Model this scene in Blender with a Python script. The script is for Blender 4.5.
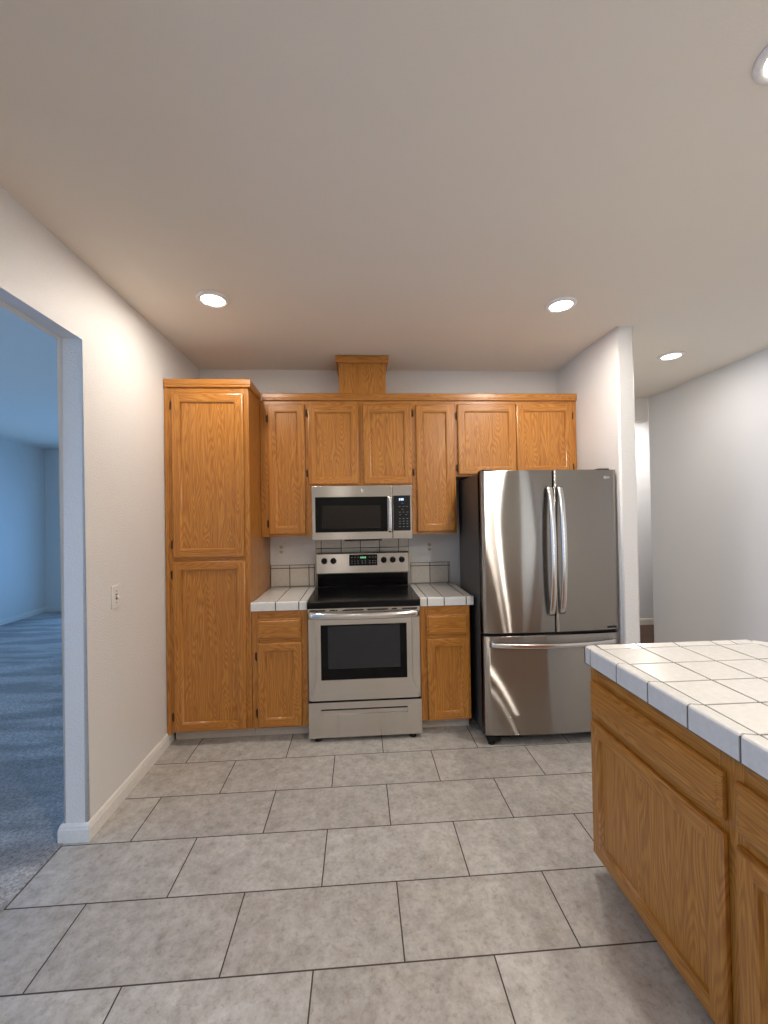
import bpy, bmesh, math, random
from mathutils import Vector, Matrix
S = bpy.context.scene
for o in list(bpy.data.objects): bpy.data.objects.remove(o, do_unlink=True)
COL = S.collection
R = math.radians
random.seed(7)

# ------------------------------------------------------------------ camera
HC = 2.73                      # ceiling height
CAM_H = 1.4914
YAW, PITCH, ROLL, FPX = R(3.5138), R(0.7033), R(0.9653), 407.49
cam = bpy.data.cameras.new('camera'); camo = bpy.data.objects.new('camera', cam); COL.objects.link(camo)
fw = Vector((math.sin(YAW)*math.cos(PITCH), math.cos(YAW)*math.cos(PITCH), math.sin(PITCH)))
r0 = Vector((math.cos(YAW), -math.sin(YAW), 0)); u0 = r0.cross(fw)
rv = math.cos(ROLL)*r0 - math.sin(ROLL)*u0; uv = math.sin(ROLL)*r0 + math.cos(ROLL)*u0
M = Matrix((( rv.x, uv.x, -fw.x, 0), (rv.y, uv.y, -fw.y, 0), (rv.z, uv.z, -fw.z, CAM_H), (0, 0, 0, 1)))
camo.matrix_world = M
cam.sensor_fit = 'VERTICAL'; cam.sensor_height = 36.0; cam.lens = FPX/1024*36.0; cam.clip_start = .02
S.camera = camo

# ------------------------------------------------------------------ world, exposure, daylight
S.view_settings.view_transform = 'Standard'; S.view_settings.look = 'None'
S.view_settings.gamma = 1.0; S.view_settings.exposure = 0.2; S.view_settings.use_curve_mapping = False
SKY = (0.155, 0.42, 0.90); SKY_STRENGTH = 4.1
W = bpy.data.worlds.new('daylight'); S.world = W; W.use_nodes = True
def sky_nodes(nt):                 # blue sky on the far side, bright hazy sky behind the viewpoint
    tc = nt.nodes.new('ShaderNodeTexCoord'); sp = nt.nodes.new('ShaderNodeSeparateXYZ'); mr = nt.nodes.new('ShaderNodeMapRange'); mx = nt.nodes.new('ShaderNodeMix')
    mx.data_type = 'RGBA'; mx.inputs[6].default_value = (.80, .88, .95, 1); mx.inputs[7].default_value = (*SKY, 1)
    mr.inputs[1].default_value = -.9; mr.inputs[2].default_value = -.4
    nt.links.new(tc.outputs['Generated'], sp.inputs[0]); nt.links.new(sp.outputs['Y'], mr.inputs[0]); nt.links.new(mr.outputs[0], mx.inputs[0]); nt.links.new(mx.outputs[2], nt.nodes['Background'].inputs[0])
sky_nodes(W.node_tree)
W.node_tree.nodes['Background'].inputs[1].default_value = SKY_STRENGTH
LAMP_COL = (1.0, 0.925, 0.845); LAMP_W = 13.5; LAMP_SPREAD = 180

def portal(name, loc, rot, sx, sy):
    l = bpy.data.lights.new(name, 'AREA'); l.shape = 'RECTANGLE'; l.size = sx; l.size_y = sy
    l.cycles.is_portal = True
    o = bpy.data.objects.new(name, l); o.location = loc; o.rotation_euler = rot; COL.objects.link(o)

# living room windows (left wall) and patio door (rear wall): openings the sky shines through
WIN_L = [(-2.25, 1.8, .2, 2.3), (3.5, 4.7, .9, 2.1)]
LIVB = (-4.3, -2.3, .10, 2.0)
XLL, YLB, YREAR, XRW = -5.25, 7.16, -2.4, 3.137
PATIO = (2.60, 3.08, .08, 2.40)
SIDE = (1.80, 2.06, .08, 2.40)
for a, b, c, d in WIN_L:
    portal('sky_portal', (XLL-.12, (a+b)/2, (c+d)/2), (0, R(-90), 0), d-c, b-a)
for a, b, c, d in (PATIO, SIDE):
    portal('sky_portal', ((a+b)/2, YREAR-.12, (c+d)/2), (R(90), 0, 0), b-a, d-c)

a, b, c, d = LIVB; portal('sky_portal', ((a+b)/2, YLB+.12, (c+d)/2), (R(-90), 0, 0), b-a, d-c)

# ------------------------------------------------------------------ node helpers
def mat(name):
    m = bpy.data.materials.new(name); m.use_nodes = True
    nt = m.node_tree; b = nt.nodes['Principled BSDF']
    return m, nt, b
def srgb(r, g, b):
    f = lambda c: (c/255/12.92) if c/255 <= .04045 else ((c/255+.055)/1.055)**2.4
    return (f(r), f(g), f(b), 1)
def N(nt, t, **kw):
    n = nt.nodes.new(t)
    for k, v in kw.items():
        if k.startswith('i_'): n.inputs[k[2:].replace('_', ' ')].default_value = v
        else: setattr(n, k, v)
    return n
def L(nt, a, b): nt.links.new(a, b)
def coords(nt, scale=(1, 1, 1), loc=(0, 0, 0), kind='Object'):
    tc = N(nt, 'ShaderNodeTexCoord'); mp = N(nt, 'ShaderNodeMapping')
    mp.inputs['Scale'].default_value = scale; mp.inputs['Location'].default_value = loc
    L(nt, tc.outputs[kind], mp.inputs['Vector']); return mp.outputs['Vector']
def ramp(nt, fac, stops):
    r = N(nt, 'ShaderNodeValToRGB'); e = r.color_ramp.elements
    e[0].position, e[0].color = stops[0]; e[1].position, e[1].color = stops[-1]
    for p, c in stops[1:-1]:
        x = e.new(p); x.color = c
    L(nt, fac, r.inputs['Fac']); return r.outputs['Color']
def bump(nt, b, height, strength, dist=.002):
    n = N(nt, 'ShaderNodeBump'); n.inputs['Strength'].default_value = strength; n.inputs['Distance'].default_value = dist
    L(nt, height, n.inputs['Height']); L(nt, n.outputs['Normal'], b.inputs['Normal'])
def mixc(nt, fac, a, b, mode='MIX'):
    m = N(nt, 'ShaderNodeMix', data_type='RGBA', blend_type=mode)
    for s, v in ((0, fac), (6, a), (7, b)):
        if hasattr(v, 'links') or hasattr(v, 'is_linked'): L(nt, v, m.inputs[s])
        else: m.inputs[s].default_value = v
    return m.outputs[2]
def plain(name, col, rough=.5, metal=0, **kw):
    m, nt, b = mat(name)
    n = N(nt, 'ShaderNodeTexNoise', i_Scale=60.0, i_Detail=2.0); L(nt, coords(nt), n.inputs['Vector'])
    c = [min(1, x*1.04) for x in col[:3]] + [1]; d = [x*.96 for x in col[:3]] + [1]
    L(nt, ramp(nt, n.outputs['Fac'], [(.3, d), (.7, c)]), b.inputs['Base Color'])
    b.inputs['Roughness'].default_value = rough; b.inputs['Metallic'].default_value = metal
    for k, v in kw.items(): b.inputs[k].default_value = v
    return m
def emit(name, col, strength):
    m, nt, b = mat(name); b.inputs['Base Color'].default_value = (0, 0, 0, 1)
    b.inputs['Emission Color'].default_value = col; b.inputs['Emission Strength'].default_value = strength
    return m
def paint(name, col, rough=.45, bs=.25, scale=170.):
    m, nt, b = mat(name)
    v = coords(nt)
    n = N(nt, 'ShaderNodeTexNoise', i_Scale=scale, i_Detail=3.0, i_Roughness=.55); L(nt, v, n.inputs['Vector'])
    b.inputs['Base Color'].default_value = col; b.inputs['Roughness'].default_value = rough
    bump(nt, b, n.outputs['Fac'], bs, .006)
    return m
def oak(name, axis):
    m, nt, b = mat(name)
    along = .05
    def sc(f, al):
        return tuple(f*al if i == axis else f for i in range(3))
    n1 = N(nt, 'ShaderNodeTexNoise', i_Scale=1.0, i_Detail=1.5, i_Roughness=.45, i_Distortion=.25); L(nt, coords(nt, sc(10., .12)), n1.inputs['Vector'])
    mu = N(nt, 'ShaderNodeMath', operation='MULTIPLY'); mu.inputs[1].default_value = 190.; L(nt, n1.outputs['Fac'], mu.inputs[0])
    si = N(nt, 'ShaderNodeMath', operation='SINE'); L(nt, mu.outputs[0], si.inputs[0])
    ma = N(nt, 'ShaderNodeMapRange'); ma.inputs[1].default_value = -1; ma.inputs[2].default_value = 1; L(nt, si.outputs[0], ma.inputs[0])
    pores = N(nt, 'ShaderNodeTexNoise', i_Scale=1.0, i_Detail=3.0, i_Roughness=.7); L(nt, coords(nt, sc(330., .022)), pores.inputs['Vector'])
    broad = N(nt, 'ShaderNodeTexNoise', i_Scale=1.0, i_Detail=2.0); L(nt, coords(nt, sc(75., .022)), broad.inputs['Vector'])
    ringc = ramp(nt, ma.outputs[0], [(0, srgb(177, 115, 43)), (.5, srgb(191, 131, 55)), (1, srgb(198, 140, 63))])
    bc = ramp(nt, broad.outputs['Fac'], [(.32, srgb(236, 225, 205)), (.6, srgb(255, 250, 240))])
    pc = ramp(nt, pores.outputs['Fac'], [(.36, srgb(218, 196, 162)), (.56, srgb(255, 255, 255))])
    c = mixc(nt, 1.0, ringc, bc, 'MULTIPLY'); c = mixc(nt, .75, c, pc, 'MULTIPLY')
    L(nt, c, b.inputs['Base Color']); b.inputs['Roughness'].default_value = .36
    b.inputs['Coat Weight'].default_value = .25; b.inputs['Coat Roughness'].default_value = .25
    bump(nt, b, pores.outputs['Fac'], .12, .001)
    return m
def steel(name, col=(.60, .57, .535, 1), rough=.24, aniso=.7, wave=0.0):
    # brushed metal: horizontal brush lines smear reflections up and down
    m, nt, b = mat(name); nt.nodes.remove(b)
    g = N(nt, 'ShaderNodeBsdfAnisotropic', distribution='GGX')
    n = N(nt, 'ShaderNodeTexNoise', i_Scale=1.0, i_Detail=2.0); L(nt, coords(nt, (3., 3., 700.)), n.inputs['Vector'])
    c0 = [x*.95 for x in col[:3]] + [1]
    L(nt, ramp(nt, n.outputs['Fac'], [(.3, c0), (.7, col)]), g.inputs['Color'])
    g.inputs['Roughness'].default_value = rough; g.inputs['Anisotropy'].default_value = aniso
    t = N(nt, 'ShaderNodeTangent', direction_type='RADIAL', axis='Z'); L(nt, t.outputs[0], g.inputs['Tangent'])
    if wave:
        w = N(nt, 'ShaderNodeTexNoise', i_Scale=1.0, i_Detail=0.0); L(nt, coords(nt, (4., 4., 2.5)), w.inputs['Vector'])
        bm_ = N(nt, 'ShaderNodeBump'); bm_.inputs['Strength'].default_value = wave; bm_.inputs['Distance'].default_value = .02
        L(nt, w.outputs['Fac'], bm_.inputs['Height']); L(nt, bm_.outputs['Normal'], g.inputs['Normal'])
    L(nt, g.outputs[0], nt.nodes['Material Output'].inputs[0])
    return m

WALL = paint('wall paint', srgb(232, 229, 224), .40, .55, 120.)
WALLH = paint('daylight tinted wall paint', srgb(228, 229, 232), .5, .08)  # cool tint in the colour stands in for bluish daylight on these walls
CEIL = paint('ceiling paint', srgb(238, 230, 218), .7, .10)
TRIM = plain('white trim paint', srgb(236, 232, 224), .35)
OAKV, OAKX, OAKY = oak('oak upright grain', 2), oak('oak cross grain', 0), oak('oak deep grain', 1)
STEEL = steel('brushed stainless', (.60, .57, .535, 1), .26, .62)
STEELF = steel('fridge stainless', (.42, .39, .355, 1), .21, .89, .10)
STEELH = steel('polished handle', (.72, .71, .69, 1), .22, .2)
DARKSIDE = plain('fridge side enamel', srgb(78, 76, 74), .45, .3)
BLACK = plain('black enamel', srgb(10, 10, 11), .14, **{'Specular IOR Level': .22})
BLACKGL = plain('black glass', srgb(7, 7, 8), .06, **{'Specular IOR Level': .2})
BLACKM = plain('black plastic', srgb(14, 14, 15), .4, **{'Specular IOR Level': .3})
GREYW = plain('oven window glass', srgb(44, 45, 48), .1, **{'Specular IOR Level': .35})
TILEW = plain('white glazed tile', srgb(224, 222, 216), .18)
TILEB = plain('cream wall tile', srgb(222, 214, 200), .25)
GROUT = plain('grey grout', srgb(66, 58, 50), .9)
PLASTW = plain('white plastic', srgb(232, 228, 220), .35)
PLASTD = plain('dark slots', srgb(60, 55, 50), .6)
BRONZE = plain('dark bronze hinge', srgb(78, 54, 32), .45, .5)
KICK = plain('grey toe kick vinyl', srgb(196, 186, 172), .5)
MARK = plain('grey control marks', srgb(150, 152, 155), .5)
LAMPTRIM = plain('lamp trim', srgb(245, 243, 240), .4)
LENS = emit('lamp lens', (1.0, .93, .84, 1), 14.0)
BLUED = emit('blue display', (.45, .62, 1.0, 1), 2.2)
GREEND = emit('green display', (.25, .8, .35, 1), .8)

def floor_tile():
    m, nt, b = mat('stone look floor tile')
    tc = N(nt, 'ShaderNodeTexCoord'); mp = N(nt, 'ShaderNodeMapping')
    mp.inputs['Scale'].default_value = (1, -1, 1); mp.inputs['Location'].default_value = (.4792, 2.5938, 0)
    L(nt, tc.outputs['Object'], mp.inputs['Vector'])
    br = N(nt, 'ShaderNodeTexBrick', offset=.5, offset_frequency=2, squash=1.0)
    br.inputs['Scale'].default_value = 1; br.inputs['Mortar Size'].default_value = .0027; br.inputs['Mortar Smooth'].default_value = .1
    br.inputs['Brick Width'].default_value = .6084; br.inputs['Row Height'].default_value = .3042
    br.inputs['Bias'].default_value = 0
    br.inputs['Color1'].default_value = (0, 0, 0, 1); br.inputs['Color2'].default_value = (1, 1, 1, 1); br.inputs['Mortar'].default_value = (.5, .5, .5, 1)
    L(nt, mp.outputs['Vector'], br.inputs['Vector'])
    # each tile shifts the stone pattern
    off = N(nt, 'ShaderNodeVectorMath', operation='SCALE'); off.inputs['Scale'].default_value = 37.; L(nt, br.outputs['Color'], off.inputs[0])
    add = N(nt, 'ShaderNodeVectorMath', operation='ADD'); L(nt, tc.outputs['Object'], add.inputs[0]); L(nt, off.outputs[0], add.inputs[1])
    n1 = N(nt, 'ShaderNodeTexNoise', i_Scale=8.0, i_Detail=10.0, i_Roughness=.72, i_Distortion=.6); L(nt, add.outputs[0], n1.inputs['Vector'])
    n2 = N(nt, 'ShaderNodeTexNoise', i_Scale=55.0, i_Detail=6.0, i_Roughness=.75, i_Distortion=.4); L(nt, add.outputs[0], n2.inputs['Vector'])
    n3 = N(nt, 'ShaderNodeTexNoise', i_Scale=20.0, i_Detail=4.0, i_Roughness=.6); L(nt, add.outputs[0], n3.inputs['Vector'])
    c1 = ramp(nt, n1.outputs['Fac'], [(.28, srgb(186, 183, 178)), (.5, srgb(204, 201, 196)), (.72, srgb(222, 219, 214))])
    c2 = ramp(nt, n2.outputs['Fac'], [(.30, srgb(204, 199, 192)), (.46, srgb(240, 238, 235)), (.7, srgb(255, 255, 255))])
    c3 = ramp(nt, n3.outputs['Fac'], [(.3, srgb(228, 224, 220)), (.6, srgb(255, 255, 255))])
    tv = ramp(nt, br.outputs['Color'], [(0, srgb(240, 238, 236)), (1, srgb(255, 255, 255))])
    c = mixc(nt, 1., c1, c2, 'MULTIPLY'); c = mixc(nt, 1., c, c3, 'MULTIPLY'); c = mixc(nt, 1., c, tv, 'MULTIPLY')
    c = mixc(nt, br.outputs['Fac'], c, srgb(72, 64, 56))
    L(nt, c, b.inputs['Base Color'])
    rr = N(nt, 'ShaderNodeMapRange'); rr.inputs[3].default_value = .42; rr.inputs[4].default_value = .9; L(nt, br.outputs['Fac'], rr.inputs[0]); L(nt, rr.outputs[0], b.inputs['Roughness'])
    iv = N(nt, 'ShaderNodeMath', operation='MULTIPLY_ADD'); iv.inputs[1].default_value = -1.; L(nt, br.outputs['Fac'], iv.inputs[0]); L(nt, n2.outputs['Fac'], iv.inputs[2])
    bump(nt, b, iv.outputs[0], .12, .002)
    return m
def carpet_mat():
    m, nt, b = mat('grey carpet pile')
    n = N(nt, 'ShaderNodeTexNoise', i_Scale=70.0, i_Detail=5.0, i_Roughness=.85); L(nt, coords(nt), n.inputs['Vector'])
    w = N(nt, 'ShaderNodeTexNoise', i_Scale=1.0, i_Detail=2.0); L(nt, coords(nt, (1.2, 5.5, 1)), w.inputs['Vector'])
    c = ramp(nt, n.outputs['Fac'], [(.36, srgb(122, 116, 112)), (.64, srgb(236, 230, 226))])
    d = ramp(nt, w.outputs['Fac'], [(.42, srgb(196, 196, 196)), (.58, srgb(255, 255, 255))])
    L(nt, mixc(nt, 1., c, d, 'MULTIPLY'), b.inputs['Base Color']); b.inputs['Roughness'].default_value = 1.
    b.inputs['Sheen Weight'].default_value = .5; b.inputs['Sheen Roughness'].default_value = .35
    bump(nt, b, n.outputs['Fac'], .8, .02)
    return m
def wood_floor():
    m, nt, b = mat('dark wood floor')
    br = N(nt, 'ShaderNodeTexBrick', offset=.4); br.inputs['Scale'].default_value = 1; br.inputs['Brick Width'].default_value = 1.1; br.inputs['Row Height'].default_value = .12
    br.inputs['Mortar Size'].default_value = .0015; br.inputs['Color1'].default_value = srgb(66, 41, 26); br.inputs['Color2'].default_value = srgb(86, 55, 35); br.inputs['Mortar'].default_value = srgb(30, 18, 10)
    L(nt, coords(nt), br.inputs['Vector']); L(nt, br.outputs['Color'], b.inputs['Base Color']); b.inputs['Roughness'].default_value = .4
    return m
def glass_mat():
    m, nt, b = mat('window glass'); nt.nodes.remove(b)
    t = N(nt, 'ShaderNodeBsdfTransparent'); g = N(nt, 'ShaderNodeBsdfGlossy'); g.inputs['Roughness'].default_value = .02
    mx = N(nt, 'ShaderNodeMixShader'); mx.inputs[0].default_value = .05
    L(nt, t.outputs[0], mx.inputs[1]); L(nt, g.outputs[0], mx.inputs[2])
    L(nt, mx.outputs[0], nt.nodes['Material Output'].inputs[0]); return m
FLOOR, CARPET, WOODF, GLASS = floor_tile(), carpet_mat(), wood_floor(), glass_mat()

# ------------------------------------------------------------------ mesh helpers
class MB:
    def __init__(s, tf=None): s.bm = bmesh.new(); s.tf = tf
    def v(s, p): return s.bm.verts.new(s.tf(*p) if s.tf else p)
    def face(s, vs, m=0, smooth=False):
        try: f = s.bm.faces.new(vs)
        except ValueError: return None
        f.material_index = m; f.smooth = smooth; return f
    def box(s, x0, x1, y0, y1, z0, z1, m=0, bev=0, seg=2):
        P = [(x, y, z) for x in (x0, x1) for y in (y0, y1) for z in (z0, z1)]
        vs = [s.v(p) for p in P]
        fs = [s.face([vs[i] for i in q], m) for q in ((0, 1, 3, 2), (4, 6, 7, 5), (0, 4, 5, 1), (2, 3, 7, 6), (0, 2, 6, 4), (1, 5, 7, 3))]
        if bev:
            es = list({e for f in fs for e in f.edges})
            r = bmesh.ops.bevel(s.bm, geom=es, offset=bev, segments=seg, affect='EDGES', profile=.5)
            for f in r['faces']: f.material_index = m; f.smooth = True
        return s
    def rings(s, rings, m=0, smooth=True, caps=True, closed=True):
        V = [[s.v(p) for p in r] for r in rings]; n = len(V[0])
        for a, b in zip(V[:-1], V[1:]):
            for i in range(n if closed else n-1):
                j = (i+1) % n; s.face([a[i], a[j], b[j], b[i]], m, smooth)
        if caps: s.face(V[0][::-1], m); s.face(V[-1], m)
        return s
    def cyl(s, p0, p1, r0, r1=None, n=20, m=0, smooth=True):
        r1 = r0 if r1 is None else r1
        a, b = Vector(p0), Vector(p1); d = (b-a).normalized()
        e = Vector((0, 0, 1)) if abs(d.z) < .9 else Vector((1, 0, 0)); x = d.cross(e).normalized(); y = d.cross(x)
        mk = lambda c, r: [tuple(c + r*(math.cos(2*math.pi*i/n)*x + math.sin(2*math.pi*i/n)*y)) for i in range(n)]
        return s.rings([mk(a, r0), mk(b, r1)], m, smooth)
    def lathe(s, c, axis, prof, n=28, m=0):
        # prof: list of (radius, distance along axis)
        a = Vector(axis).normalized(); e = Vector((0, 0, 1)) if abs(a.z) < .9 else Vector((1, 0, 0)); x = a.cross(e).normalized(); y = a.cross(x); c = Vector(c)
        return s.rings([[tuple(c + a*h + r*(math.cos(2*math.pi*i/n)*x + math.sin(2*math.pi*i/n)*y)) for i in range(n)] for r, h in prof], m)
    def extrude(s, prof, axis, a, b, m=0, smooth=False, caps=True):
        # prof = closed polygon in the two other axes
        def P(q, t):
            if axis == 0: return (t, q[0], q[1])
            if axis == 1: return (q[0], t, q[1])
            return (q[0], q[1], t)
        return s.rings([[P(q, a) for q in prof], [P(q, b) for q in prof]], m, smooth, caps)
    def build(s, name, mats, parent=None):
        bmesh.ops.recalc_face_normals(s.bm, faces=s.bm.faces)
        me = bpy.data.meshes.new(name)
        if parent is not None:
            off = world_loc(parent)
            for v in s.bm.verts: v.co -= off
        s.bm.to_mesh(me); s.bm.free()
        for m in (mats if isinstance(mats, (list, tuple)) else [mats]): me.materials.append(m)
        o = bpy.data.objects.new(name, me); COL.objects.link(o)
        if parent is not None: o.parent = parent
        return o
def world_loc(o):
    v = Vector((0, 0, 0))
    while o: v += o.location; o = o.parent
    return v
def thing(name, label, cat, loc, group=None):
    o = bpy.data.objects.new(name, None); o.empty_display_size = .1; o.location = loc; COL.objects.link(o)
    return tag(o, label, cat, group)
def tag(o, label, cat, group=None, kind=None):
    if label: o['label'] = label
    if cat: o['category'] = cat
    if group: o['group'] = group
    if kind: o['kind'] = kind
    return o
def struct(o): o['kind'] = 'structure'; return o

# ------------------------------------------------------------------ key planes (metres, camera over the origin)
YF, YW, YU, XL = 2.800, 3.420, 3.109, -1.291
XLO = -1.405                    # living room side of the left wall
YO = 2.011                      # edge of the opening in the left wall
ZO = 2.367                      # top of the opening
XS, XS2, YS = 1.726, 1.842, 2.587
XP0, XB, ZPT = -1.287, -.734, 2.382
ZC = .930                       # counter top

# ------------------------------------------------------------------ setting
mb = MB(); mb.box(-1.395, 3.25, -2.52, 4.21, -.06, 0); struct(mb.build('floor', FLOOR))
mb = MB(); mb.box(1.8, 5.6, 4.2105, 5.4, -.06, 0); struct(mb.build('floor_hall', WOODF))
mb = MB(); mb.box(XLL+.001, -1.3955, YREAR+.001, YLB-.001, -.06, .004)
tag(mb.build('carpet', CARPET), 'grey wall-to-wall carpet in the blue-lit room beyond the left opening', 'carpet', None, 'stuff')
mb = MB(); mb.box(XLL-.2, 5.7, -2.6, YLB+.2, HC, HC+.1); struct(mb.build('ceiling', CEIL))
# left wall with the wide cased opening (one sheet of drywall, rounded edges)
def left_wall():
    mb = MB(); y0, y1 = -.25, YLB
    out = [(YREAR, 0), (y0, 0), (y0, ZO), (YO, ZO), (YO, 0), (y1, 0), (y1, HC), (YREAR, HC)]
    mb.extrude(out, 0, XLO, XL)
    bm = mb.bm; es = []
    for e in bm.edges:
        a, b = e.verts[0].co, e.verts[1].co
        if abs(a.x-b.x) < 1e-6:
            on = lambda p: (abs(p.y-YO) < 1e-5 and p.z <= ZO+1e-5) or (abs(p.z-ZO) < 1e-5 and y0-1e-5 <= p.y <= YO+1e-5) or (abs(p.y-y0) < 1e-5 and p.z <= ZO+1e-5)
            if on(a) and on(b) and (a-b).length > .5: es.append(e)
    r = bmesh.ops.bevel(bm, geom=es, offset=.014, segments=4, affect='EDGES', profile=.5)
    for f in r['faces']: f.smooth = True
    return struct(mb.build('wall_left', WALL))
left_wall()
mb = MB(); mb.box(XL+.0005, XS-.0005, YW, YW+.11, 0, HC); struct(mb.build('wall_back', WALL))
def corner_wall(name, m, x0, x1, y0, y1, r, which):
    # upright wall with rounded corner beads on the listed vertical edges only
    mb = MB(); mb.box(x0, x1, y0, y1, 0, HC)
    es = [e for e in mb.bm.edges if abs(e.verts[0].co.z-e.verts[1].co.z) > 1 and any(abs(e.verts[0].co.x-a) < 1e-5 and abs(e.verts[0].co.y-b) < 1e-5 for a, b in which)]
    q = bmesh.ops.bevel(mb.bm, geom=es, offset=r, segments=4, affect='EDGES', profile=.5)
    for f in q['faces']: f.smooth = True
    return struct(mb.build(name, m))
corner_wall('wall_stub', WALL, XS, XS2, YS, 4.2095, .013, [(XS, YS), (XS2, YS)])
corner_wall('wall_right', WALLH, XRW, XRW+.11, -2.4, 4.209, .010, [(XRW, 4.209)])
mb = MB(); mb.box(XS2+.0005, XRW-.0005, 4.21, 4.32, 2.481, HC); mb.box(XS2+.0005, 2.3, 4.21, 4.32, 0, 2.481); struct(mb.build('wall_header', WALL))
mb = MB(); mb.box(1.8, 5.6, 5.22, 5.32, 0, HC); struct(mb.build('wall_hall_back', WALLH))
mb = MB(); mb.box(5.5, 5.6, 4.32, 5.2195, 0, HC); mb.box(XRW+.1105, 5.5, 4.22, 4.3195, 0, HC); mb.box(1.85, 1.95, 4.3205, 5.2195, 0, HC); struct(mb.build('wall_hall_side', WALLH))
def wall_with_holes(name, horiz, fixed0, fixed1, a0, a1, holes):
    # horiz: along X (fixed = y) or along Y (fixed = x)
    mb = MB(); cuts = sorted(holes); x = a0
    B = (lambda a, b, c, d: mb.box(a, b, fixed0, fixed1, c, d)) if horiz else (lambda a, b, c, d: mb.box(fixed0, fixed1, a, b, c, d))
    for a, b, c, d in cuts:
        B(x, a, 0, HC); B(a, b, 0, c); B(a, b, d, HC); x = b
    B(x, a1, 0, HC)
    return struct(mb.build(name, WALL))
wall_with_holes('wall_rear', True, YREAR-.11, YREAR, XLL, XRW+.1, [PATIO, SIDE])
wall_with_holes('wall_living_left', False, XLL-.11, XLL, YREAR-.1, YLB+.1, WIN_L)
wall_with_holes('wall_living_back', True, YLB, YLB+.11, XLL, XLO+.11, [LIVB])
wn = 0
def window(horiz, at, a, b, c, d, bars):
    global wn; wn += 1
    mb = MB(); t = .045
    B = (lambda p, q, r, s, e=.025: mb.box(p, q, at-e, at+e, r, s)) if horiz else (lambda p, q, r, s, e=.025: mb.box(at-e, at+e, p, q, r, s))
    B(a, a+t, c, d); B(b-t, b, c, d); B(a+t, b-t, c, c+t); B(a+t, b-t, d-t, d)
    for k in range(1, bars+1):
        x = a+(b-a)*k/(bars+1); B(x-.02, x+.02, c+t, d-t)
    f = struct(mb.build('window_%d' % wn, TRIM))
    mb = MB(); B(a+t, b-t, c+t, d-t, .003); mb.build('pane', GLASS, f)
for q in WIN_L: window(False, XLL-.055, *q, 1)
window(True, YREAR-.055, *PATIO, 0)
window(True, YREAR-.055, *SIDE, 0)
window(True, YLB+.055, *LIVB, 1)

# baseboards: rounded-top profile, h up the wall, t out of it
BBP = [(0, 0), (.013, 0), (.013, .058), (.010, .066), (.010, .072), (.005, .082), (0, .085)]
def baseboard(name, path):
    mb = MB(); n = len(path)
    ring = []
    for i, (x, y) in enumerate(path):
        d = []
        if i > 0: d.append(Vector((x-path[i-1][0], y-path[i-1][1])).normalized())
        if i < n-1: d.append(Vector((path[i+1][0]-x, path[i+1][1]-y)).normalized())
        nr = [Vector((q.y, -q.x)) for q in d]                    # out of the wall, to the right of travel
        m = sum(nr, Vector((0, 0))); m = m/ (m.length**2) * len(nr) if len(nr) == 1 else m/(1+nr[0].dot(nr[1]))
        ring.append([(x+m.x*t, y+m.y*t, z+.001) for t, z in BBP])
    mb.rings(ring, smooth=False); return struct(mb.build(name, TRIM))
baseboard('baseboard_left', [(XLO-.0005, YO+.4), (XLO-.0005, YO-.0005), (XL+.0005, YO-.0005), (XL+.0005, YF+.07)][::1])
baseboard('baseboard_living_left', [(XLL+.0005, YLB-.0005), (XLL+.0005, YREAR)][::-1])
baseboard('baseboard_living_back', [(XLL+.001, YLB-.0005), (-4.32, YLB-.0005)])
baseboard('baseboard_hall', [(2.0, 5.2195), (5.4, 5.2195)])
baseboard('baseboard_right', [(XRW-.0005, 4.2), (XRW-.0005, -2.3)])
baseboard('baseboard_stub', [(XS2+.0005, YS+.02), (XS2+.0005, 4.15)][::-1])

# ------------------------------------------------------------------ recessed lights
LAMPS = [(-.798, 2.323, 'recessed ceiling light above the left side, in front of the tall pantry', .62),
         (1.211, 2.324, 'recessed ceiling light in front of the refrigerator', 1.0),
         (2.482, 3.06, 'recessed ceiling light in the hallway beyond the stub wall', .5),
         (1.192, 1.008, 'recessed ceiling light over the tiled peninsula, cut by the frame edge', .6)]
def recessed_light(x, y, lab, k, added_fill=False):
    t = thing('recessed_light', lab, 'ceiling light', (x, y, HC-.0005), 'recessed ceiling lights')
    mb = MB(); mb.lathe((x, y, HC-.0005), (0, 0, -1), [(.064, 0), (.088, 0), (.088, .004), (.080, .010), (.066, .012), (.064, .006)], 40)
    mb.build('trim_ring', LAMPTRIM, t)
    mb = MB(); mb.lathe((x, y, HC-.0005), (0, 0, -1), [(.0635, .001), (.0635, .006), (.04, .009), (.005, .010)], 40); mb.build('lens', LENS, t)
    l = bpy.data.lights.new('lamp', 'AREA'); l.shape = 'DISK'; l.size = .125; l.energy = LAMP_W*k; l.color = LAMP_COL; l.spread = R(LAMP_SPREAD)
    if added_fill:                     # unseen lamps added behind the viewpoint as fill light
        for q in ('label', 'category', 'group'): del t[q]
        t.name = 'trim_%d' % added_fill; t['kind'] = 'structure'
    o = bpy.data.objects.new('lamp', l); o.location = (0, 0, -.014); o.parent = t; COL.objects.link(o)
for q in LAMPS: recessed_light(*q)
recessed_light(1.62, -.55, 'added fill lamp behind the viewpoint, above the near end of the peninsula', 2.4, 1)
recessed_light(-.35, -1.3, 'added fill lamp behind the viewpoint, left of the room centre', .7, 2)
l = bpy.data.lights.new('hall_lamp', 'AREA'); l.shape = 'DISK'; l.size = .15; l.energy = 14; l.color = LAMP_COL  # unseen lamp added to light the hall's far wall, no fixture
o = bpy.data.objects.new('hall_lamp', l); o.location = (3.5, 4.75, HC-.02); COL.objects.link(o)

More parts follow.
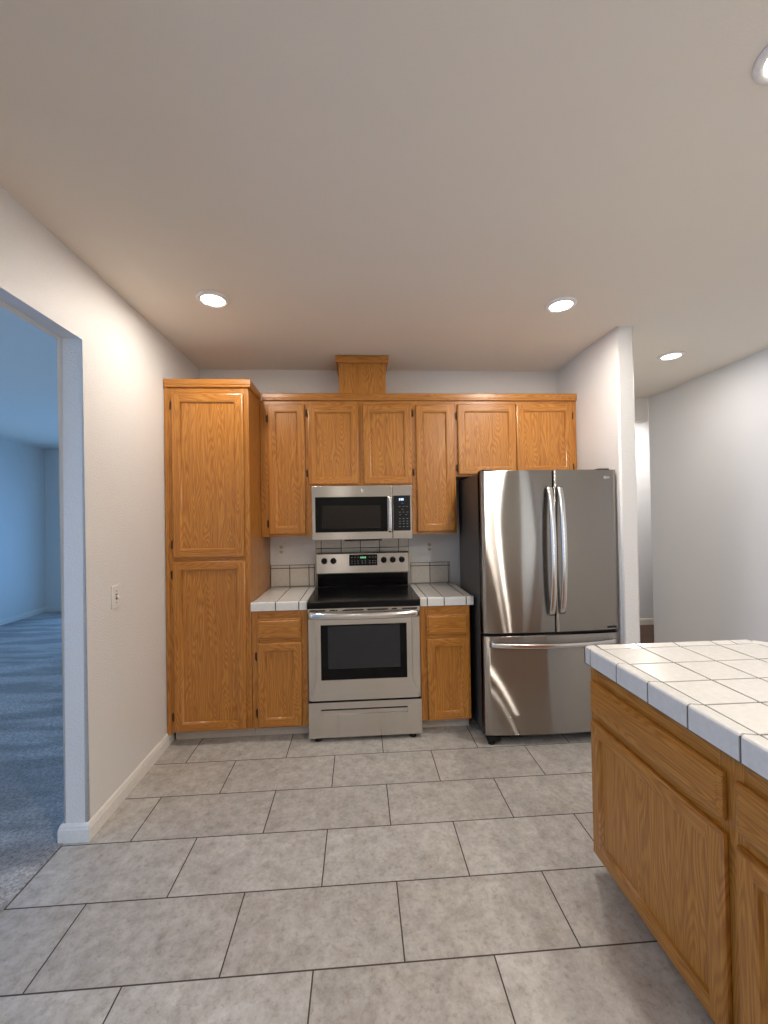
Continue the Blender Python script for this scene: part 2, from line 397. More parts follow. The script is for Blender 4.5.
# ------------------------------------------------------------------ cabinet pieces
# tf maps (u along the front, w out of the front, z) to the world
def front_y(y): return lambda u, w, z: (u, y-w, z)
def front_x(x): return lambda u, w, z: (x-w, -u, z)             # faces -X; u = -Y
DT = .022
def panel_door(parent, tf, u0, u1, z0, z1, hinge=None, hz=None, mats=None, stile=.052):
    MV, MH = mats or (OAKV, OAKX)
    mb = MB(tf)
    def loop(d, w): return [(u0+d, w, z0+d), (u1-d, w, z0+d), (u1-d, w, z1-d), (u0+d, w, z1-d)]
    def band(a, b, sm=True):
        A = [mb.v(p) for p in a]; B = [mb.v(p) for p in b]
        for i in range(4):
            j = (i+1) % 4; mb.face([A[i], A[j], B[j], B[i]], 1 if i in (0, 2) else 0, sm)
    L0, L1, L2, L3 = loop(0, .003), loop(0, .014), loop(.003, .0192), loop(.009, DT)
    band(L0, L1, False); band(L1, L2); band(L2, L3)
    a, s = .009, stile
    def q(ua, ub, za, zb, m): mb.face([mb.v((ua, DT, za)), mb.v((ub, DT, za)), mb.v((ub, DT, zb)), mb.v((ua, DT, zb))], m)
    q(u0+a, u0+s, z0+a, z1-a, 0); q(u1-s, u1-a, z0+a, z1-a, 0)
    q(u0+s, u1-s, z0+a, z0+s, 1); q(u0+s, u1-s, z1-s, z1-a, 1)
    band(loop(s, DT), loop(s+.003, DT-.003)); band(loop(s+.003, DT-.003), loop(s+.0065, DT-.0042)); band(loop(s+.0065, DT-.0042), loop(s+.0105, .0075))
    b = [mb.v(p) for p in L0]; mb.face(b, 0)
    d = mb.build('door', [MV, MH], parent)
    mb = MB(tf); mb.box(u0+s+.0005, u1-s-.0005, .002, .0080, z0+s+.0005, z1-s-.0005)
    mb.build('panel', MV, d)
    if hinge:
        for zc in (hz or (z0+.09, z1-.09)):
            uh = u0-.0055 if hinge == 'l' else u1+.0055
            mb = MB(tf); mb.cyl((uh, .008, zc-.026), (uh, .008, zc+.026), .0046, n=12)
            mb.cyl((uh, .008, zc-.031), (uh, .008, zc-.026), .0024, n=10); mb.cyl((uh, .008, zc+.026), (uh, .008, zc+.031), .0024, n=10)
            mb.box(uh-.012, uh, .001, .0035, zc-.024, zc+.024) if hinge == 'l' else mb.box(uh, uh+.012, .001, .0035, zc-.024, zc+.024)
            mb.build('hinge', BRONZE, d)
    return d
def slab_drawer(parent, tf, u0, u1, z0, z1, m):
    mb = MB(tf)
    def loop(d, w): return [(u0+d, w, z0+d), (u1-d, w, z0+d), (u1-d, w, z1-d), (u0+d, w, z1-d)]
    mb.rings([loop(0, .003), loop(0, .013), loop(.0025, .0165), loop(.013, .0185), loop(.016, .0220)], 0, False)
    return mb.build('drawer_front', m, parent)
def frame_and_body(parent, tf, u0, u1, z0, z1, depth, stiles, rails, mats=None, bodymat=None):
    # stiles: [(ua, ub)], full height; rails: [(ua, ub, za, zb)] between them
    MV, MH = mats or (OAKV, OAKX)
    mb = MB(tf)
    for a, b in stiles: mb.box(a, b, -.019, 0, z0, z1, 0)
    for a, b, c, d in rails: mb.box(a+.0002, b-.0002, -.019, 0, c, d, 1)
    mb.build('face_frame', [MV, MH], parent)
    mb = MB(tf); mb.box(u0, u1, -depth, -.0195, z0, z1); mb.build('body', bodymat or MV, parent)
CROWN = [(0, 0), (.012, 0), (.0145, .006), (.0145, .012), (.018, .020), (.018, .046), (.014, .053), (0, .055)]

# pantry
t = thing('pantry_cabinet', 'tall oak pantry cabinet with two stacked doors against the left wall', 'cabinet', ((XP0+XB)/2, (YF+YW)/2, 0))
tf = front_y(YF)
frame_and_body(t, tf, XP0+.003, XB-.001, .088, ZPT, YW-YF-.003, [(XP0+.003, -1.215), (-.785, XB-.001)],
               [(-1.215, -.785, .088, .112), (-1.215, -.785, 1.19, 1.265), (-1.215, -.785, 2.315, ZPT)])
panel_door(t, tf, -1.236, -.768, 1.241, 2.338, 'l', (1.33, 1.80-.02, 2.26)[::2], stile=.051)
panel_door(t, tf, -1.238, -.768, .094, 1.216, 'l', (.19, 1.13), stile=.051)
mb = MB(); mb.box(XP0+.001, -1.262, YF-.006, YF-.0005, .074, ZPT-.001); mb.build('scribe_strip', OAKV, t)
mb = MB()
# crown goes along the front and back along the right side
ring = []
for (x, y, dx, dy) in ((XP0+.003, YF, 0, -1), (XB-.001, YF, 1, -1), (XB-.001, YU-.022, 1, 0)):
    ring.append([(x+dx*a, y+dy*a, ZPT+.0005+b) for a, b in CROWN])
mb.rings(ring, 0, False); mb.box(XP0+.003, XB-.0015, YF+.0005, YW-.004, ZPT+.0005, ZPT+.02); mb.build('crown', OAKX, t)
mb = MB(); mb.box(XP0+.02, XB-.001, YF+.075, YF+.085, .001, .0875); mb.build('toe_kick', KICK, t)

# wall cabinets
def wall_cabinet(u0, u1, z0, doors, label, stiles, mullion=None):
    t = thing('wall_cabinet', label, 'cabinet', ((u0+u1)/2, (YU+YW)/2, z0), 'oak wall cabinets')
    tf = front_y(YU)
    sl = [(u0, stiles[0]), (stiles[1], u1)]
    if mullion: sl.insert(1, mullion)
    rl = []
    for (a, b), (c, d) in zip(sl[:-1], sl[1:]):
        rl += [(b, c, z0, z0+.03), (b, c, 2.33, ZPT)]
    frame_and_body(t, tf, u0, u1, z0, ZPT, YW-YU-.002, sl, rl)
    for d in doors: panel_door(t, tf, *d)
    return t
wall_cabinet(-.732, -.3570, 1.356, [(-.672, -.400, 1.374, 2.350, 'l', (1.455, 2.245))], 'narrow tall oak wall cabinet between the pantry and the microwave', (-.655, -.420))
wall_cabinet(-.3560, .4080, 1.732, [(-.376, .006, 1.744, 2.347, 'l', (1.83, 2.285)), (.040, .413, 1.744, 2.347, 'r', (1.83, 2.285))], 'short double-door oak wall cabinet directly above the microwave', (-.335, .387), (-.008, .054))
wall_cabinet(.4090, .7525, 1.356, [(.446, .737, 1.374, 2.348)], 'narrow tall oak wall cabinet between the microwave and the refrigerator', (.462, .722))
wall_cabinet(.7535, 1.7215, 1.795, [(.770, 1.229, 1.808, 2.352, 'l', (1.86, 2.265)), (1.233, 1.681, 1.808, 2.355, 'r', (1.86, 2.265))], 'double-door oak wall cabinet above the refrigerator', (.79, 1.66), (1.20, 1.262))
t = thing('crown_molding', 'long oak crown molding running along the top of the wall cabinets', 'molding', (.5, YU, ZPT))
mb = MB(); mb.extrude([(YU-.0-a, ZPT+.0005+b) for a, b in CROWN], 0, -.7135, 1.7225)
mb.box(-.7135, 1.7225, YU+.0005, YW-.004, ZPT+.0005, ZPT+.018); mb.build('front_rail', OAKX, t)
# duct cover
t = thing('duct_cover', 'small oak box hiding the vent duct between cabinet tops and ceiling', 'duct cover', (.042, YU+.15, ZPT+.06))
mb = MB(); mb.box(-.137, .222, YU-.001, YW-.005, ZPT+.057, HC-.003); mb.build('body', OAKV, t)
mb = MB(); ring = []
z0 = HC-.003-.056
for (x, y, dx, dy) in ((-.1375, YW-.01, -1, 0), (-.1375, YU-.0015, -1, -1), (.2225, YU-.0015, 1, -1), (.2225, YW-.01, 1, 0)):
    ring.append([(x+dx*a*1.25, y+dy*a*1.25, z0+b) for a, b in CROWN])
mb.rings(ring, 0, False); mb.build('crown', OAKX, t)

# base cabinets beside the range
def base_cabinet(u0, u1, label, drawer, door, st, hinge):
    t = thing('base_cabinet', label, 'cabinet', ((u0+u1)/2, (YF+YW)/2, 0), 'oak base cabinets beside the range')
    tf = front_y(YF)
    frame_and_body(t, tf, u0, u1, .088, .8755, YW-YF-.003, [(u0, st[0]), (st[1], u1)],
                   [(st[0], st[1], .088, .11), (st[0], st[1], .645, .70), (st[0], st[1], .808, .8755)])
    slab_drawer(t, tf, *drawer, OAKX); panel_door(t, tf, *door, hinge, stile=.05)
    mb = MB(); mb.box(u0, u1, YF+.075, YF+.085, .001, .0875); mb.build('toe_kick', KICK, t)
base_cabinet(-.7315, -.3625, 'narrow oak base cabinet between the pantry and the range', (-.696, -.402, .682, .820), (-.694, -.402, .100, .660), (-.675, -.42), 'l')
base_cabinet(.4105, .755, 'narrow oak base cabinet between the range and the refrigerator', (.449, .739, .677, .815), (.453, .741, .092, .650), (.468, .722), None)

# ------------------------------------------------------------------ tiled countertops
def tile_slab(mb, x0, x1, y0, y1, z0, z1, m=0, bev=.003): mb.box(x0, x1, y0, y1, z0, z1, m, bev)
G = .0035
VCP = [(0, .002), (0, .060), (-.001, .066), (-.0045, .0705), (-.010, .0725), (-.049, .0685), (-.049, .056), (-.010, .056), (-.010, .002)]
VCP2 = [(a, .014 if b < .01 else b) for a, b in VCP]
def vcap_y(mb, xa, xb, yfront, zt):      # v-cap whose face looks to -Y
    mb.extrude([(yfront-a, zt-.0685+b) for a, b in VCP2], 0, xa, xb)
def small_counter(u0, u1, joints, label, exposed_right):
    t = thing('tile_countertop', label, 'countertop', ((u0+u1)/2, (YF+YW)/2, .877), 'white tile countertops beside the range')
    yf = YF-.021; ybk = YW-.012
    mb = MB(); mb.box(u0+.002, u1-(.0025 if exposed_right else .001), yf+.0025, ybk-.001, .8815, ZC-.0022, 0)
    mb.build('grout_bed', GROUT, t)
    xs = [u0] + joints + [u1]; mb = MB()
    for i, (a, b) in enumerate(zip(xs[:-1], xs[1:])):
        a2 = a+(G if i else 0); b2 = b-(G if i < len(xs)-2 else 0)
        edge = exposed_right and i == len(xs)-2
        # the front tile and the v-cap read as one piece: long rows front to back
        vcap_y(mb, a2, b2, yf, ZC)
        mb.box(a2, b2, yf+.0492, ybk-.165, ZC-.010, ZC, 0, .0015); mb.box(a2, b2, ybk-.165+.0008, ybk-.0005, ZC-.010, ZC, 0, .0015)
        if edge: mb.box(u1-.010, u1, yf+.0105, ybk-.001, .878, ZC-.0105, 0, .002)
    mb.build('tiles', TILEW, t)
small_counter(-.7325, -.362, [-.569, -.414], 'short white tiled countertop between the pantry and the range', False)
small_counter(.4095, .7795, [.458, .575, .729], 'short white tiled countertop between the range and the refrigerator', True)

# backsplashes: individual square tiles over a grout bed on the wall
def backsplash(x0, x1, joints, label, zrows, ends):
    t = thing('tile_backsplash', label, 'backsplash', ((x0+x1)/2, YW-.004, zrows[0]), 'cream tile backsplashes')
    mb = MB(); mb.box(x0, x1, YW-.0075, YW-.0006, zrows[0], zrows[-1]); mb.build('grout_bed', GROUT, t)
    xs = [x0] + joints + [x1]; mb = MB()
    for a, b in zip(xs[:-1], xs[1:]):
        for c, d in zip(zrows[:-1], zrows[1:]):
            g = .0028
            mb.box(a+g, b-g, YW-.0105, YW-.0073, c+g, d-g, 0, .0012)
    mb.build('tiles', TILEB, t)
backsplash(-.7325, -.3745, [-.578, -.421], 'low cream tile backsplash over the left countertop', [ZC+.001, 1.082, 1.108], 0)
backsplash(.4255, .7605, [.589, .745], 'low cream tile backsplash over the right countertop', [ZC+.001, 1.076, 1.104], 0)
backsplash(-.363, .4125, [-.318, -.153, .007, .168, .327], 'cream tile backsplash rising behind the range up to the microwave', [ZC-.06, 1.08, 1.238, 1.322], 0)

# wall plates
SOCK = plain('cream socket', srgb(196, 186, 170), .4)
def outlet(x, z, label):
    t = thing('wall_outlet', label, 'outlet', (x, YW, z), 'outlets above the countertops')
    mb = MB(); mb.box(x-.035, x+.035, YW-.0065, YW-.0006, z-.0575, z+.0575, 0, .003); mb.build('cover_plate', PLASTW, t)
    for s in (-1, 1):
        zc = z+s*.0195
        mb = MB(); mb.extrude([(x+.0165*math.cos(k/24*2*math.pi), zc+max(-.0135, min(.0135, .0175*math.sin(k/24*2*math.pi)))) for k in range(24)], 1, YW-.0085, YW-.0066)
        so = mb.build('socket', SOCK, t)
        mb = MB(); mb.box(x-.008, x-.0055, YW-.0091, YW-.0086, zc-.002, zc+.008); mb.box(x+.0055, x+.008, YW-.0091, YW-.0086, zc-.002, zc+.008); mb.cyl((x, YW-.0091, zc-.008), (x, YW-.0086, zc-.008), .003, n=10); mb.build('slots', PLASTD, so)
outlet(-.645, 1.237, 'cream duplex outlet on the wall between pantry and microwave')
outlet(.588, 1.232, 'cream duplex outlet on the wall between microwave and refrigerator')
t = thing('light_switch', 'white toggle light switch plate on the left wall', 'switch', (XL, 2.238, 1.095))
mb = MB(); mb.box(XL+.0006, XL+.0075, 2.200, 2.276, 1.035, 1.155, 0, .003); mb.build('cover_plate', PLASTW, t)
mb = MB(); mb.box(XL+.0076, XL+.0085, 2.231, 2.245, 1.080, 1.110); tg = mb.build('toggle_slot', PLASTD, t)
mb = MB(); mb.rings([[(XL+.0086, 2.234, 1.090), (XL+.0086, 2.242, 1.090), (XL+.0086, 2.242, 1.104), (XL+.0086, 2.234, 1.104)], [(XL+.021, 2.2345, 1.082), (XL+.021, 2.2415, 1.082), (XL+.021, 2.2415, 1.090), (XL+.021, 2.2345, 1.090)]], 0, False); mb.build('toggle', PLASTW, t)
for z in (1.065, 1.125):
    mb = MB(); mb.cyl((XL+.0076, 2.238, z), (XL+.0088, 2.238, z), .0035, n=12); mb.build('screw', MARK, t)

# ------------------------------------------------------------------ range
RX0, RX1, RY = -.3556, .4034, 2.745
rc = (RX0+RX1)/2
t = thing('electric_range', 'stainless electric range with black glass cooktop and front drawer', 'stove', (rc, 3.05, 0))
mb = MB(); mb.box(RX0+.004, RX1-.004, RY+.045, 3.33, .035, .884); mb.build('body', BLACKM, t)
mb = MB(); mb.box(RX0, RX1, RY-.002, 3.335, .885, .9315, 0, .006, 3); ct = mb.build('cooktop', BLACK, t)
RINGM = plain('burner ring print', srgb(48, 48, 50), .2)
for cx, cy, rr in ((-.19, 2.93, .105), (.235, 2.93, .085), (-.19, 3.18, .085), (.235, 3.18, .105)):
    n = 48; mb = MB()
    A = [mb.v((cx+rr*math.cos(2*math.pi*i/n), cy+rr*math.sin(2*math.pi*i/n), .9320)) for i in range(n)]
    B = [mb.v((cx+(rr-.003)*math.cos(2*math.pi*i/n), cy+(rr-.003)*math.sin(2*math.pi*i/n), .9320)) for i in range(n)]
    for i in range(n): mb.face([A[i], A[(i+1) % n], B[(i+1) % n], B[i]])
    mb.build('burner_ring', RINGM, ct)
# vent strip under the cooktop
mb = MB(); mb.box(RX0+.004, RX1-.004, RY+.006, RY+.0445, .858, .8845); vs = mb.build('vent_strip', STEEL, t)
mb = MB()
for a, b in ((-.34, -.235), (-.205, -.155), (-.12, .02), (.045, .185), (.21, .245), (.28, .385)): mb.box(a, b, RY+.003, RY+.0058, .868, .876)
mb.build('vent_slots', BLACKM, vs)
# oven door with sculpted shoulders: thicker centre field between curved flanks
mb = MB()
def door_ring(z):
    k = 1.0
    f = max(0.0, min(1.0, (z-.28)/.13)); sh = .050 + .0*f
    sh = .030+.042*(f*f*(3-2*f))
    x0, x1 = RX0+.002, RX1-.002
    ys = lambda d: RY+.012 if d < 0 else RY
    e = .052 - .040*(1-f*f*(3-2*f))
    return [(x0, RY+.044, z), (x0, RY+.012, z), (x0+.004, RY+.008, z), (x0+e, RY+.006, z), (x0+e+.010, RY, z), (x1-e-.010, RY, z), (x1-e, RY+.006, z), (x1-.004, RY+.008, z), (x1, RY+.012, z), (x1, RY+.044, z)]
zs = [.2745+(.857-.2745)*k/24 for k in range(25)]
mb.rings([door_ring(z) for z in zs], 0, False)
od = mb.build('oven_door', STEEL, t)
mb = MB(); mb.box(-.268, .308, RY-.0035, RY-.0003, .411, .776, 0, .002); wf = mb.build('window_frame', BLACKGL, od)
mb = MB(); mb.box(-.220, .262, RY-.0042, RY-.0036, .485, .768, 0); mb.build('window', GREYW, wf)
mb = MB(); ring = []
for k in range(33):
    s = k/32; x = RX0+.006+s*(RX1-RX0-.012); e = 4*s*(1-s); b = e**.55
    yc = RY-.004-.046*b; zc = .842
    ry, rz = .011, .0215
    ring.append([(x, yc+ry*math.cos(2*math.pi*i/16), zc+rz*math.sin(2*math.pi*i/16)) for i in range(16)])
mb.rings(ring); mb.build('handle', STEELH, od)
# storage drawer with a long recessed pull
mb = MB(); x0, x1 = RX0+.002, RX1-.002; a, b, c, d = -.272, .307, .178, .218
mb.box(x0, x1, RY+.008, RY+.044, .030, .262)
mb.box(x0, a, RY, RY+.0078, .030, .262); mb.box(b, x1, RY, RY+.0078, .030, .262); mb.box(a+.0001, b-.0001, RY, RY+.0078, .030, c); mb.box(a+.0001, b-.0001, RY, RY+.0078, d, .262)
dr = mb.build('storage_drawer', STEEL, t)
mb = MB(); mb.box(a+.001, b-.001, RY+.004, RY+.0076, d-.011, d-.001); mb.build('pull_recess', BLACKM, dr)
for x in (RX0+.06, RX1-.06):
    for y in (RY+.034, 3.27):
        mb = MB(); mb.lathe((x, y, .0295), (0, 0, -1), [(.014, 0), (.014, .012), (.022, .014), (.022, .029)], 18); mb.build('foot', BLACKM, t)
# backguard
mb = MB(); prof = [(3.334, .9325), (3.329, 1.035), (3.40, 1.035), (3.40, .9325)]; mb.extrude(prof, 0, RX0+.012, RX1-.012); mb.build('riser', BLACK, t)
mb = MB(); mb.box(RX0+.012, RX1-.012, 3.318, 3.328, .968, .975, 0, .002); mb.build('riser_bead', BLACKGL, t)
mb = MB(); prof = [(3.318, 1.0355), (3.314, 1.045), (3.330, 1.196), (3.340, 1.206), (3.402, 1.206), (3.402, 1.0355)]; mb.extrude(prof, 0, RX0+.006, RX1-.006); bg = mb.build('control_panel', STEEL, t)
pn = Vector((0, -.151, .016)).normalized()         # panel normal
def on_panel(x, z, out=0.0): return Vector((x, 3.314+(z-1.045)*.016/.151, z)) + pn*out
for x in (-.287, -.213, .196, .269, .343):
    c = on_panel(x, 1.142, .0006)
    mb = MB(); mb.lathe(tuple(c), tuple(pn), [(.025, 0), (.0245, .003), (.021, .006), (.019, .020), (.0165, .023), (.004, .0235)], 28); kn = mb.build('knob', BLACKM, bg)
    mb = MB(); e = c+pn*.0245; mb.box(x-.0035, x+.0035, e.y-.006, e.y+.001, e.z-.019, e.z+.019, 0, .002); mb.build('grip', BLACKM, kn)
c = on_panel(.03, 1.145)
mb = MB(); P = [on_panel(x, z, .0008) for x, z in ((-.085, 1.100), (.143, 1.100), (.143, 1.190), (-.085, 1.190))]; Q = [p+pn*.0016 for p in P]
mb.rings([[tuple(p) for p in P], [tuple(p) for p in Q]], 0, False)
for x0, x1, z0, z1 in [(x, x+.012, z, z+.004) for x in (-.07, -.045, -.02, .015, .04, .075, .1, .122) for z in (1.118, 1.135)] + [(x, x+.012, 1.165, 1.169) for x in (-.07, -.045, -.02, .075, .1, .122)]:
    mb.face([mb.v(tuple(on_panel(x, z, .0028))) for x, z in ((x0, z0), (x1, z0), (x1, z1), (x0, z1))], 1)
dp = mb.build('display', [BLACKGL, MARK], bg)
def quads(name, rects, out, m, parent):
    mb = MB()
    for x0, x1, z0, z1 in rects: mb.face([mb.v(tuple(on_panel(x, z, out))) for x, z in ((x0, z0), (x1, z0), (x1, z1), (x0, z1))])
    return mb.build(name, m, parent)
quads('clock_digits', [(.006+i*.012, .014+i*.012, 1.158, 1.172) for i in range(4)], .0028, GREEND, dp)

# ------------------------------------------------------------------ microwave
MX0, MX1, MY, MZ0, MZ1 = -.348, .398, 3.030, 1.327, 1.7285
t = thing('microwave', 'stainless over-the-range microwave with black window under the short wall cabinet', 'microwave', (.025, 3.2, MZ0))
mb = MB(); mb.box(MX0, MX1, MY+.030, YW-.012, MZ0+.004, MZ1); mb.build('body', STEEL, t)
XD = .250
mb = MB(); mb.box(MX0, XD, MY, MY+.0295, MZ0, MZ1, 0, .004, 3); md = mb.build('door', STEEL, t)
mb = MB(); mb.box(-.322, .213, MY-.002, MY-.0002, 1.384, 1.645, 0, .001); wf = mb.build('window_frame', BLACKGL, md)
mb = MB(); mb.box(-.272, .160, MY-.0026, MY-.0021, 1.412, 1.580); mb.build('window', plain('microwave window', srgb(34, 29, 25), .1, **{'Specular IOR Level': .25}), wf)
mb = MB(); ring = []
for k in range(17):
    s = k/16; z = 1.378+s*.272; e = (4*s*(1-s))**.5
    ring.append([(.233+.0145*math.cos(2*math.pi*i/14), MY-.004-.010*e+.008*math.sin(2*math.pi*i/14), z) for i in range(14)])
mb.rings(ring); mb.build('handle', STEELH, md)
mb = MB(); mb.box(XD+.001, MX1, MY+.0005, MY+.0295, MZ0, MZ1, 0, .004, 3); cp = mb.build('control_side', STEEL, t)
mb = MB(); mb.box(.256, .383, MY-.002, MY, 1.388, 1.650, 0, .001)
for r, z in enumerate((1.415, 1.437, 1.455, 1.475)):
    for cidx in range(3): mb.box(.297+cidx*.028, .310+cidx*.028, MY-.0026, MY-.0021, z, z+.005, 1)
for z, xs in ((1.505, (.300, .345)), (1.524, (.296, .325, .354)), (1.545, (.318,)), (1.566, (.296, .325, .350)), (1.590, (.318,))):
    for x in xs: mb.box(x, x+.014, MY-.0026, MY-.0021, z, z+.0035, 1)
kp = mb.build('keypad', [BLACKM, plain('faint key marks', srgb(120, 124, 118), .5)], cp)
mb = MB(); mb.box(.290, .356, MY-.0026, MY-.0021, 1.605, 1.637); ds = mb.build('display', plain('display window', srgb(10, 14, 34), .1), kp)
mb = MB()
for i, w in enumerate((.007, .008, .008)): mb.box(.300+i*.0125, .300+i*.0125+w, MY-.0031, MY-.0027, 1.613, 1.629)
mb.build('digits', BLUED, ds)
mb = MB(); mb.lathe((.028, MY-.0002, 1.690), (0, -1, 0), [(.014, 0), (.014, .0012), (.0125, .0016), (.003, .0014)], 24); mb.build('emblem', STEELH, md)
mb = MB(); mb.box(-.11, .17, MY+.004, MY+.10, MZ0-.010, MZ0-.0005, 0, .002); mb.build('vent_grille', BLACKM, t)
mb = MB(); mb.box(-.31, .36, MY+.14, MY+.30, MZ0-.001, MZ0+.0035); mb.build('filter', STEELH, t)

# ------------------------------------------------------------------ refrigerator
FX0, FX1, FY, FZT = .797, 1.712, 2.605, 1.782
BOW = .022
t = thing('refrigerator', 'stainless french door refrigerator with bottom freezer drawer', 'refrigerator', ((FX0+FX1)/2, 2.95, 0))
mb = MB(); mb.box(FX0+.004, FX1-.006, FY+.085, 3.23, .035, FZT-.012, 0, .004); mb.build('body', DARKSIDE, t)
fxc = (FX0+FX1)/2; fh = (FX1-FX0)/2
def bowy(x): return FY - BOW*(1-((x-fxc)/fh)**2) + .010
def fridge_door(x0, x1, z0, z1, name):
    mb = MB(); n = 28; prof = []
    xs = [x0+(x1-x0)*k/n for k in range(n+1)]
    front = [(x0, bowy(x0)+.010), (x0+.0015, bowy(x0)+.0035)] + [(x, bowy(x)) for x in [x0+.006+(x1-x0-.012)*k/n for k in range(n+1)]] + [(x1-.0015, bowy(x1)+.0035), (x1, bowy(x1)+.010)]
    loop = front + [(x1, FY+.080), (x0, FY+.080)]
    ins = lambda d: [(min(max(x, x0+d), x1-d), min(y+d, FY+.08) if y < FY+.07 else y) for x, y in loop]
    R_ = [[(x, y, z0) for x, y in ins(.004)], [(x, y, z0+.0012) for x, y in ins(.0012)], [(x, y, z0+.004) for x, y in loop], [(x, y, z1-.004) for x, y in loop], [(x, y, z1-.0012) for x, y in ins(.0012)], [(x, y, z1) for x, y in ins(.004)]]
    mb.rings(R_); return mb.build(name, STEELF, t)
FSP = 1.271
dl = fridge_door(FX0, FSP-.003, .722, FZT, 'door'); drr = fridge_door(FSP+.003, FX1, .722, FZT, 'door')
fz = fridge_door(FX0, FX1, .062, .702, 'freezer_drawer')
mb = MB(); mb.box(FX0+.01, FX1-.012, FY+.03, FY+.0795, .7025, .7215); mb.build('seal', BLACKM, t)
def handle_v(xc, z0, z1, parent, lean):
    mb = MB(); ring = []; n = 28
    for k in range(n+1):
        s = k/n; z = z0+(z1-z0)*s; e = (4*s*(1-s))**.75; yb = bowy(xc)
        yc = yb-.016-.050*e
        w, d = .0185, .009
        ring.append([(xc+w*math.copysign(abs(math.cos(q))**.7, math.cos(q)), yc+d*math.copysign(abs(math.sin(q))**.7, math.sin(q)), z) for q in [2*math.pi*i/16 for i in range(16)]])
    mb.rings(ring)
    for z in (z0+.014, z1-.014): mb.box(xc-.011, xc+.011, bowy(xc)-.018, bowy(xc)+.0, z-.012, z+.012, 0, .003)
    mb.build('handle', STEELH, parent)
handle_v(1.236, .835, 1.672, dl, 0); handle_v(1.306, .845, 1.672, drr, 0)
mb = MB(); ring = []; n = 36
for k in range(n+1):
    s = k/n; x = .838+.840*s; e = (4*s*(1-s))**.6
    yc = bowy(x)-.014-.044*e
    ring.append([(x, yc+.009*math.copysign(abs(math.cos(q))**.7, math.cos(q)), .652+.0150*math.copysign(abs(math.sin(q))**.7, math.sin(q))) for q in [2*math.pi*i/16 for i in range(16)]])
mb.rings(ring)
for x in (.850, 1.664): mb.box(x-.011, x+.011, bowy(x)-.016, bowy(x), .642, .662, 0, .003)
mb.build('handle', STEELH, fz)
mb = MB(); mb.lathe((1.634, bowy(1.634)+.0008, 1.730), (0, -1, 0), [(.011, 0), (.011, .002), (.0085, .0026), (.002, .0024)], 24); mb.box(1.648, 1.664, bowy(1.655)-.0008, bowy(1.655)+.004, 1.724, 1.736); mb.build('badge', plain('badge silver', srgb(168, 166, 162), .4, .4), drr)
mb = MB(); mb.box(1.605, 1.69, bowy(1.65)-.002, bowy(1.69)+.001, .734, .746, 0, .001); mb.build('name_strip', BLACKM, drr)
mb = MB(); mb.box(FX0+.03, FX1-.03, FY+.06, FY+.085, .022, .060); mb.build('toe_grille', BLACKM, t)
for x in (FX0+.055, FX1-.055):
    mb = MB(); mb.box(x-.045, x+.045, FY+.005, FY+.058, .024, .054, 0, .008, 3); mb.lathe((x-.012, FY+.032, .0235), (0, 0, -1), [(.014, 0), (.014, .008), (.022, .010), (.022, .0225)], 18); mb.build('foot', BLACKM, t)
for x in (FX0+.06, FX1-.06):
    mb = MB(); mb.box(x-.04, x+.04, FY+.045, FY+.14, FZT+.0005, FZT+.012, 0, .004); mb.build('hinge_cover', BLACKM, t)
for x in (FX0+.07, FX1-.07):
    mb = MB(); mb.cyl((x-.012, 3.17, .0181), (x+.012, 3.17, .0181), .017, n=18); mb.box(x-.018, x+.018, 3.155, 3.185, .022, .036); mb.build('roller', BLACKM, t)

# ------------------------------------------------------------------ peninsula
PX = .973; PY1 = 1.684; PYE = -.262; IZ = ZC; IXF, IYB = .941, 1.684
t = thing('peninsula_cabinet', 'oak peninsula base cabinet with drawers and doors in the right foreground', 'cabinet', (1.35, .75, 0))
tf = front_x(PX); MI = (OAKV, OAKY)
cells = [(1.664, 1.043), (1.005, .400), (.362, -.243)]
sl = [(-PY1, -1.641), (-1.066, -.982), (-.423, -.339), (.22, -PYE)]
rl = []
for (a, b), (c, d) in zip(sl[:-1], sl[1:]): rl += [(b, c, .075, .10), (b, c, .612, .70), (b, c, .775, .856)]
frame_and_body(t, tf, -PY1, -PYE, .075, .856, .62, sl, rl, MI)
for k, (a, b) in enumerate(cells):
    slab_drawer(t, tf, -a, -b, .664, .794, OAKY)
    panel_door(t, tf, -a, -b, .082, .630, None, None, MI, .05)
mb = MB(); mb.box(PX+.075, PX+.09, PYE+.003, PY1-.06, .001, .0745); mb.box(PX+.0905, PX+.6, PY1-.075, PY1-.06, .001, .0745); mb.build('toe_kick', OAKY, t)
t = thing('peninsula_countertop', 'white tiled peninsula countertop with grey grout and clipped far corner', 'countertop', (1.4, .7, .857))
XR = 2.16; CX = 1.676; CLIP = XR-CX                      # 45 degree clipped corner
YE = -.30
def outline(d): # polygon inset by d
    k = d*(math.sqrt(2)-1)
    return [(IXF+d, YE), (XR-d, YE), (XR-d, IYB-CLIP-k), (CX-k, IYB-d), (IXF+d, IYB-d)]
mb = MB(); mb.extrude(outline(.0025), 2, .860, IZ-.0022); mb.build('grout_bed', plain('light grey grout', srgb(104, 97, 90), .9), t)
mb = MB()
xi, yi = IXF+.0515, IYB-.0515
ux = [xi, 1.166, 1.332, 1.500, 1.668, 1.836, 2.004, XR-.012]; vy = [yi, 1.462, 1.298, 1.134, .970, .806, .642, .478, .314, .150, -.014, -.178, YE]
def clip_poly(P, d):
    # keep x+y <= limit (the 45 degree corner, inset d)
    lim = CX+IYB-d*math.sqrt(2); out = []
    for i, p in enumerate(P):
        q = P[(i+1) % len(P)]; a, b = p[0]+p[1]-lim, q[0]+q[1]-lim
        if a <= 0: out.append(p)
        if a*b < 0: s = a/(a-b); out.append((p[0]+(q[0]-p[0])*s, p[1]+(q[1]-p[1])*s))
    return out
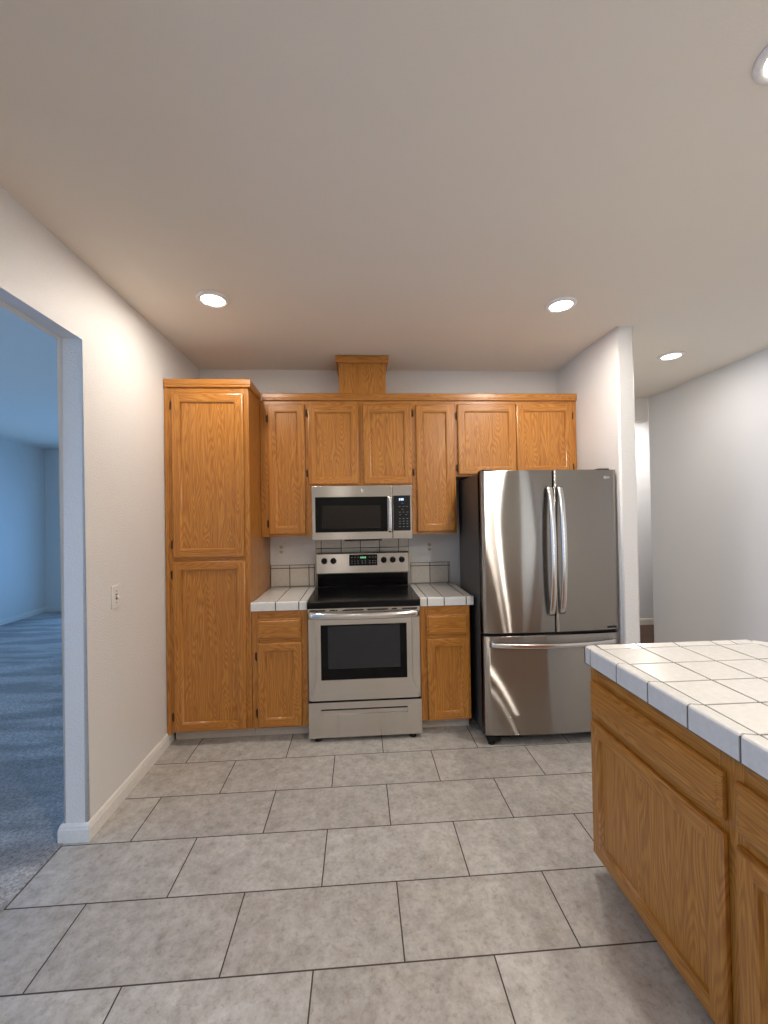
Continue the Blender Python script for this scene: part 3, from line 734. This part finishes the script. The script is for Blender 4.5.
for a, b in zip(ux[:-1], ux[1:]):
    for c, d in zip(vy[:-1], vy[1:]):
        P = [(a+G, c-G), (a+G, d+G), (b-G, d+G), (b-G, c-G)]; Pc = clip_poly(P, .0535)
        if len(Pc) == 4 and Pc == P: mb.box(a+G, b-G, d+G, c-G, IZ-.010, IZ, 0, .0015)
        elif len(Pc) >= 3: mb.extrude(Pc, 2, IZ-.010, IZ)
# v-caps: along the kitchen side, along the far end, along the clip
def vcap(mb, p, q, nrm):
    p, q, nrm = Vector(p), Vector(q), Vector(nrm)
    mk = lambda c: [(c.x+nrm.x*a, c.y+nrm.y*a, IZ-.0685+b) for a, b in VCP]
    mb.rings([mk(p), mk(q)], 0, False)
vj = [yi] + vy[1:]
for c, d in zip(vj[:-1], vj[1:]): vcap(mb, (IXF, c-G), (IXF, d+G), (-1, 0))
uj = [xi, 1.166, 1.332, 1.500, 1.586, CX-.002]
for a, b in zip(uj[:-1], uj[1:]): vcap(mb, (a+G, IYB), (b-G, IYB), (0, 1))
s2 = math.sqrt(.5); L_ = CLIP*math.sqrt(2); n = 4
for k in range(n):
    a = .02+(L_-.022)*k/n; b = .02+(L_-.022)*(k+1)/n-2*G
    vcap(mb, (CX+a*s2, IYB-a*s2), (CX+b*s2, IYB-b*s2), (s2, s2))
# rounded outside corner piece
ring = []
for k in range(9):
    q = R(90+90*k/8); c = Vector((IXF+.020, IYB-.020)); dv = Vector((math.cos(q), math.sin(q)))
    ring.append([(c.x+dv.x*r, c.y+dv.y*r, z) for r, z in ((.0001, IZ-.066), (.020, IZ-.066), (.020, IZ-.008), (.0185, IZ-.002), (.0145, IZ+.0015), (.009, IZ+.0028), (.0001, IZ+.0020))])
mb.rings(ring, 0, True, True, True)
mb.box(IXF+.0203, xi-G, IYB-.0200, IYB-.0001, IZ-.066, IZ+.002, 0, .0015); mb.box(IXF+.0001, IXF+.0200, yi+G, IYB-.0203, IZ-.066, IZ+.002, 0, .0015); mb.box(IXF+.0203, xi-G, yi+G, IYB-.0203, IZ-.012, IZ+.0005, 0, .001)
mb.build('tiles', TILEW, t)
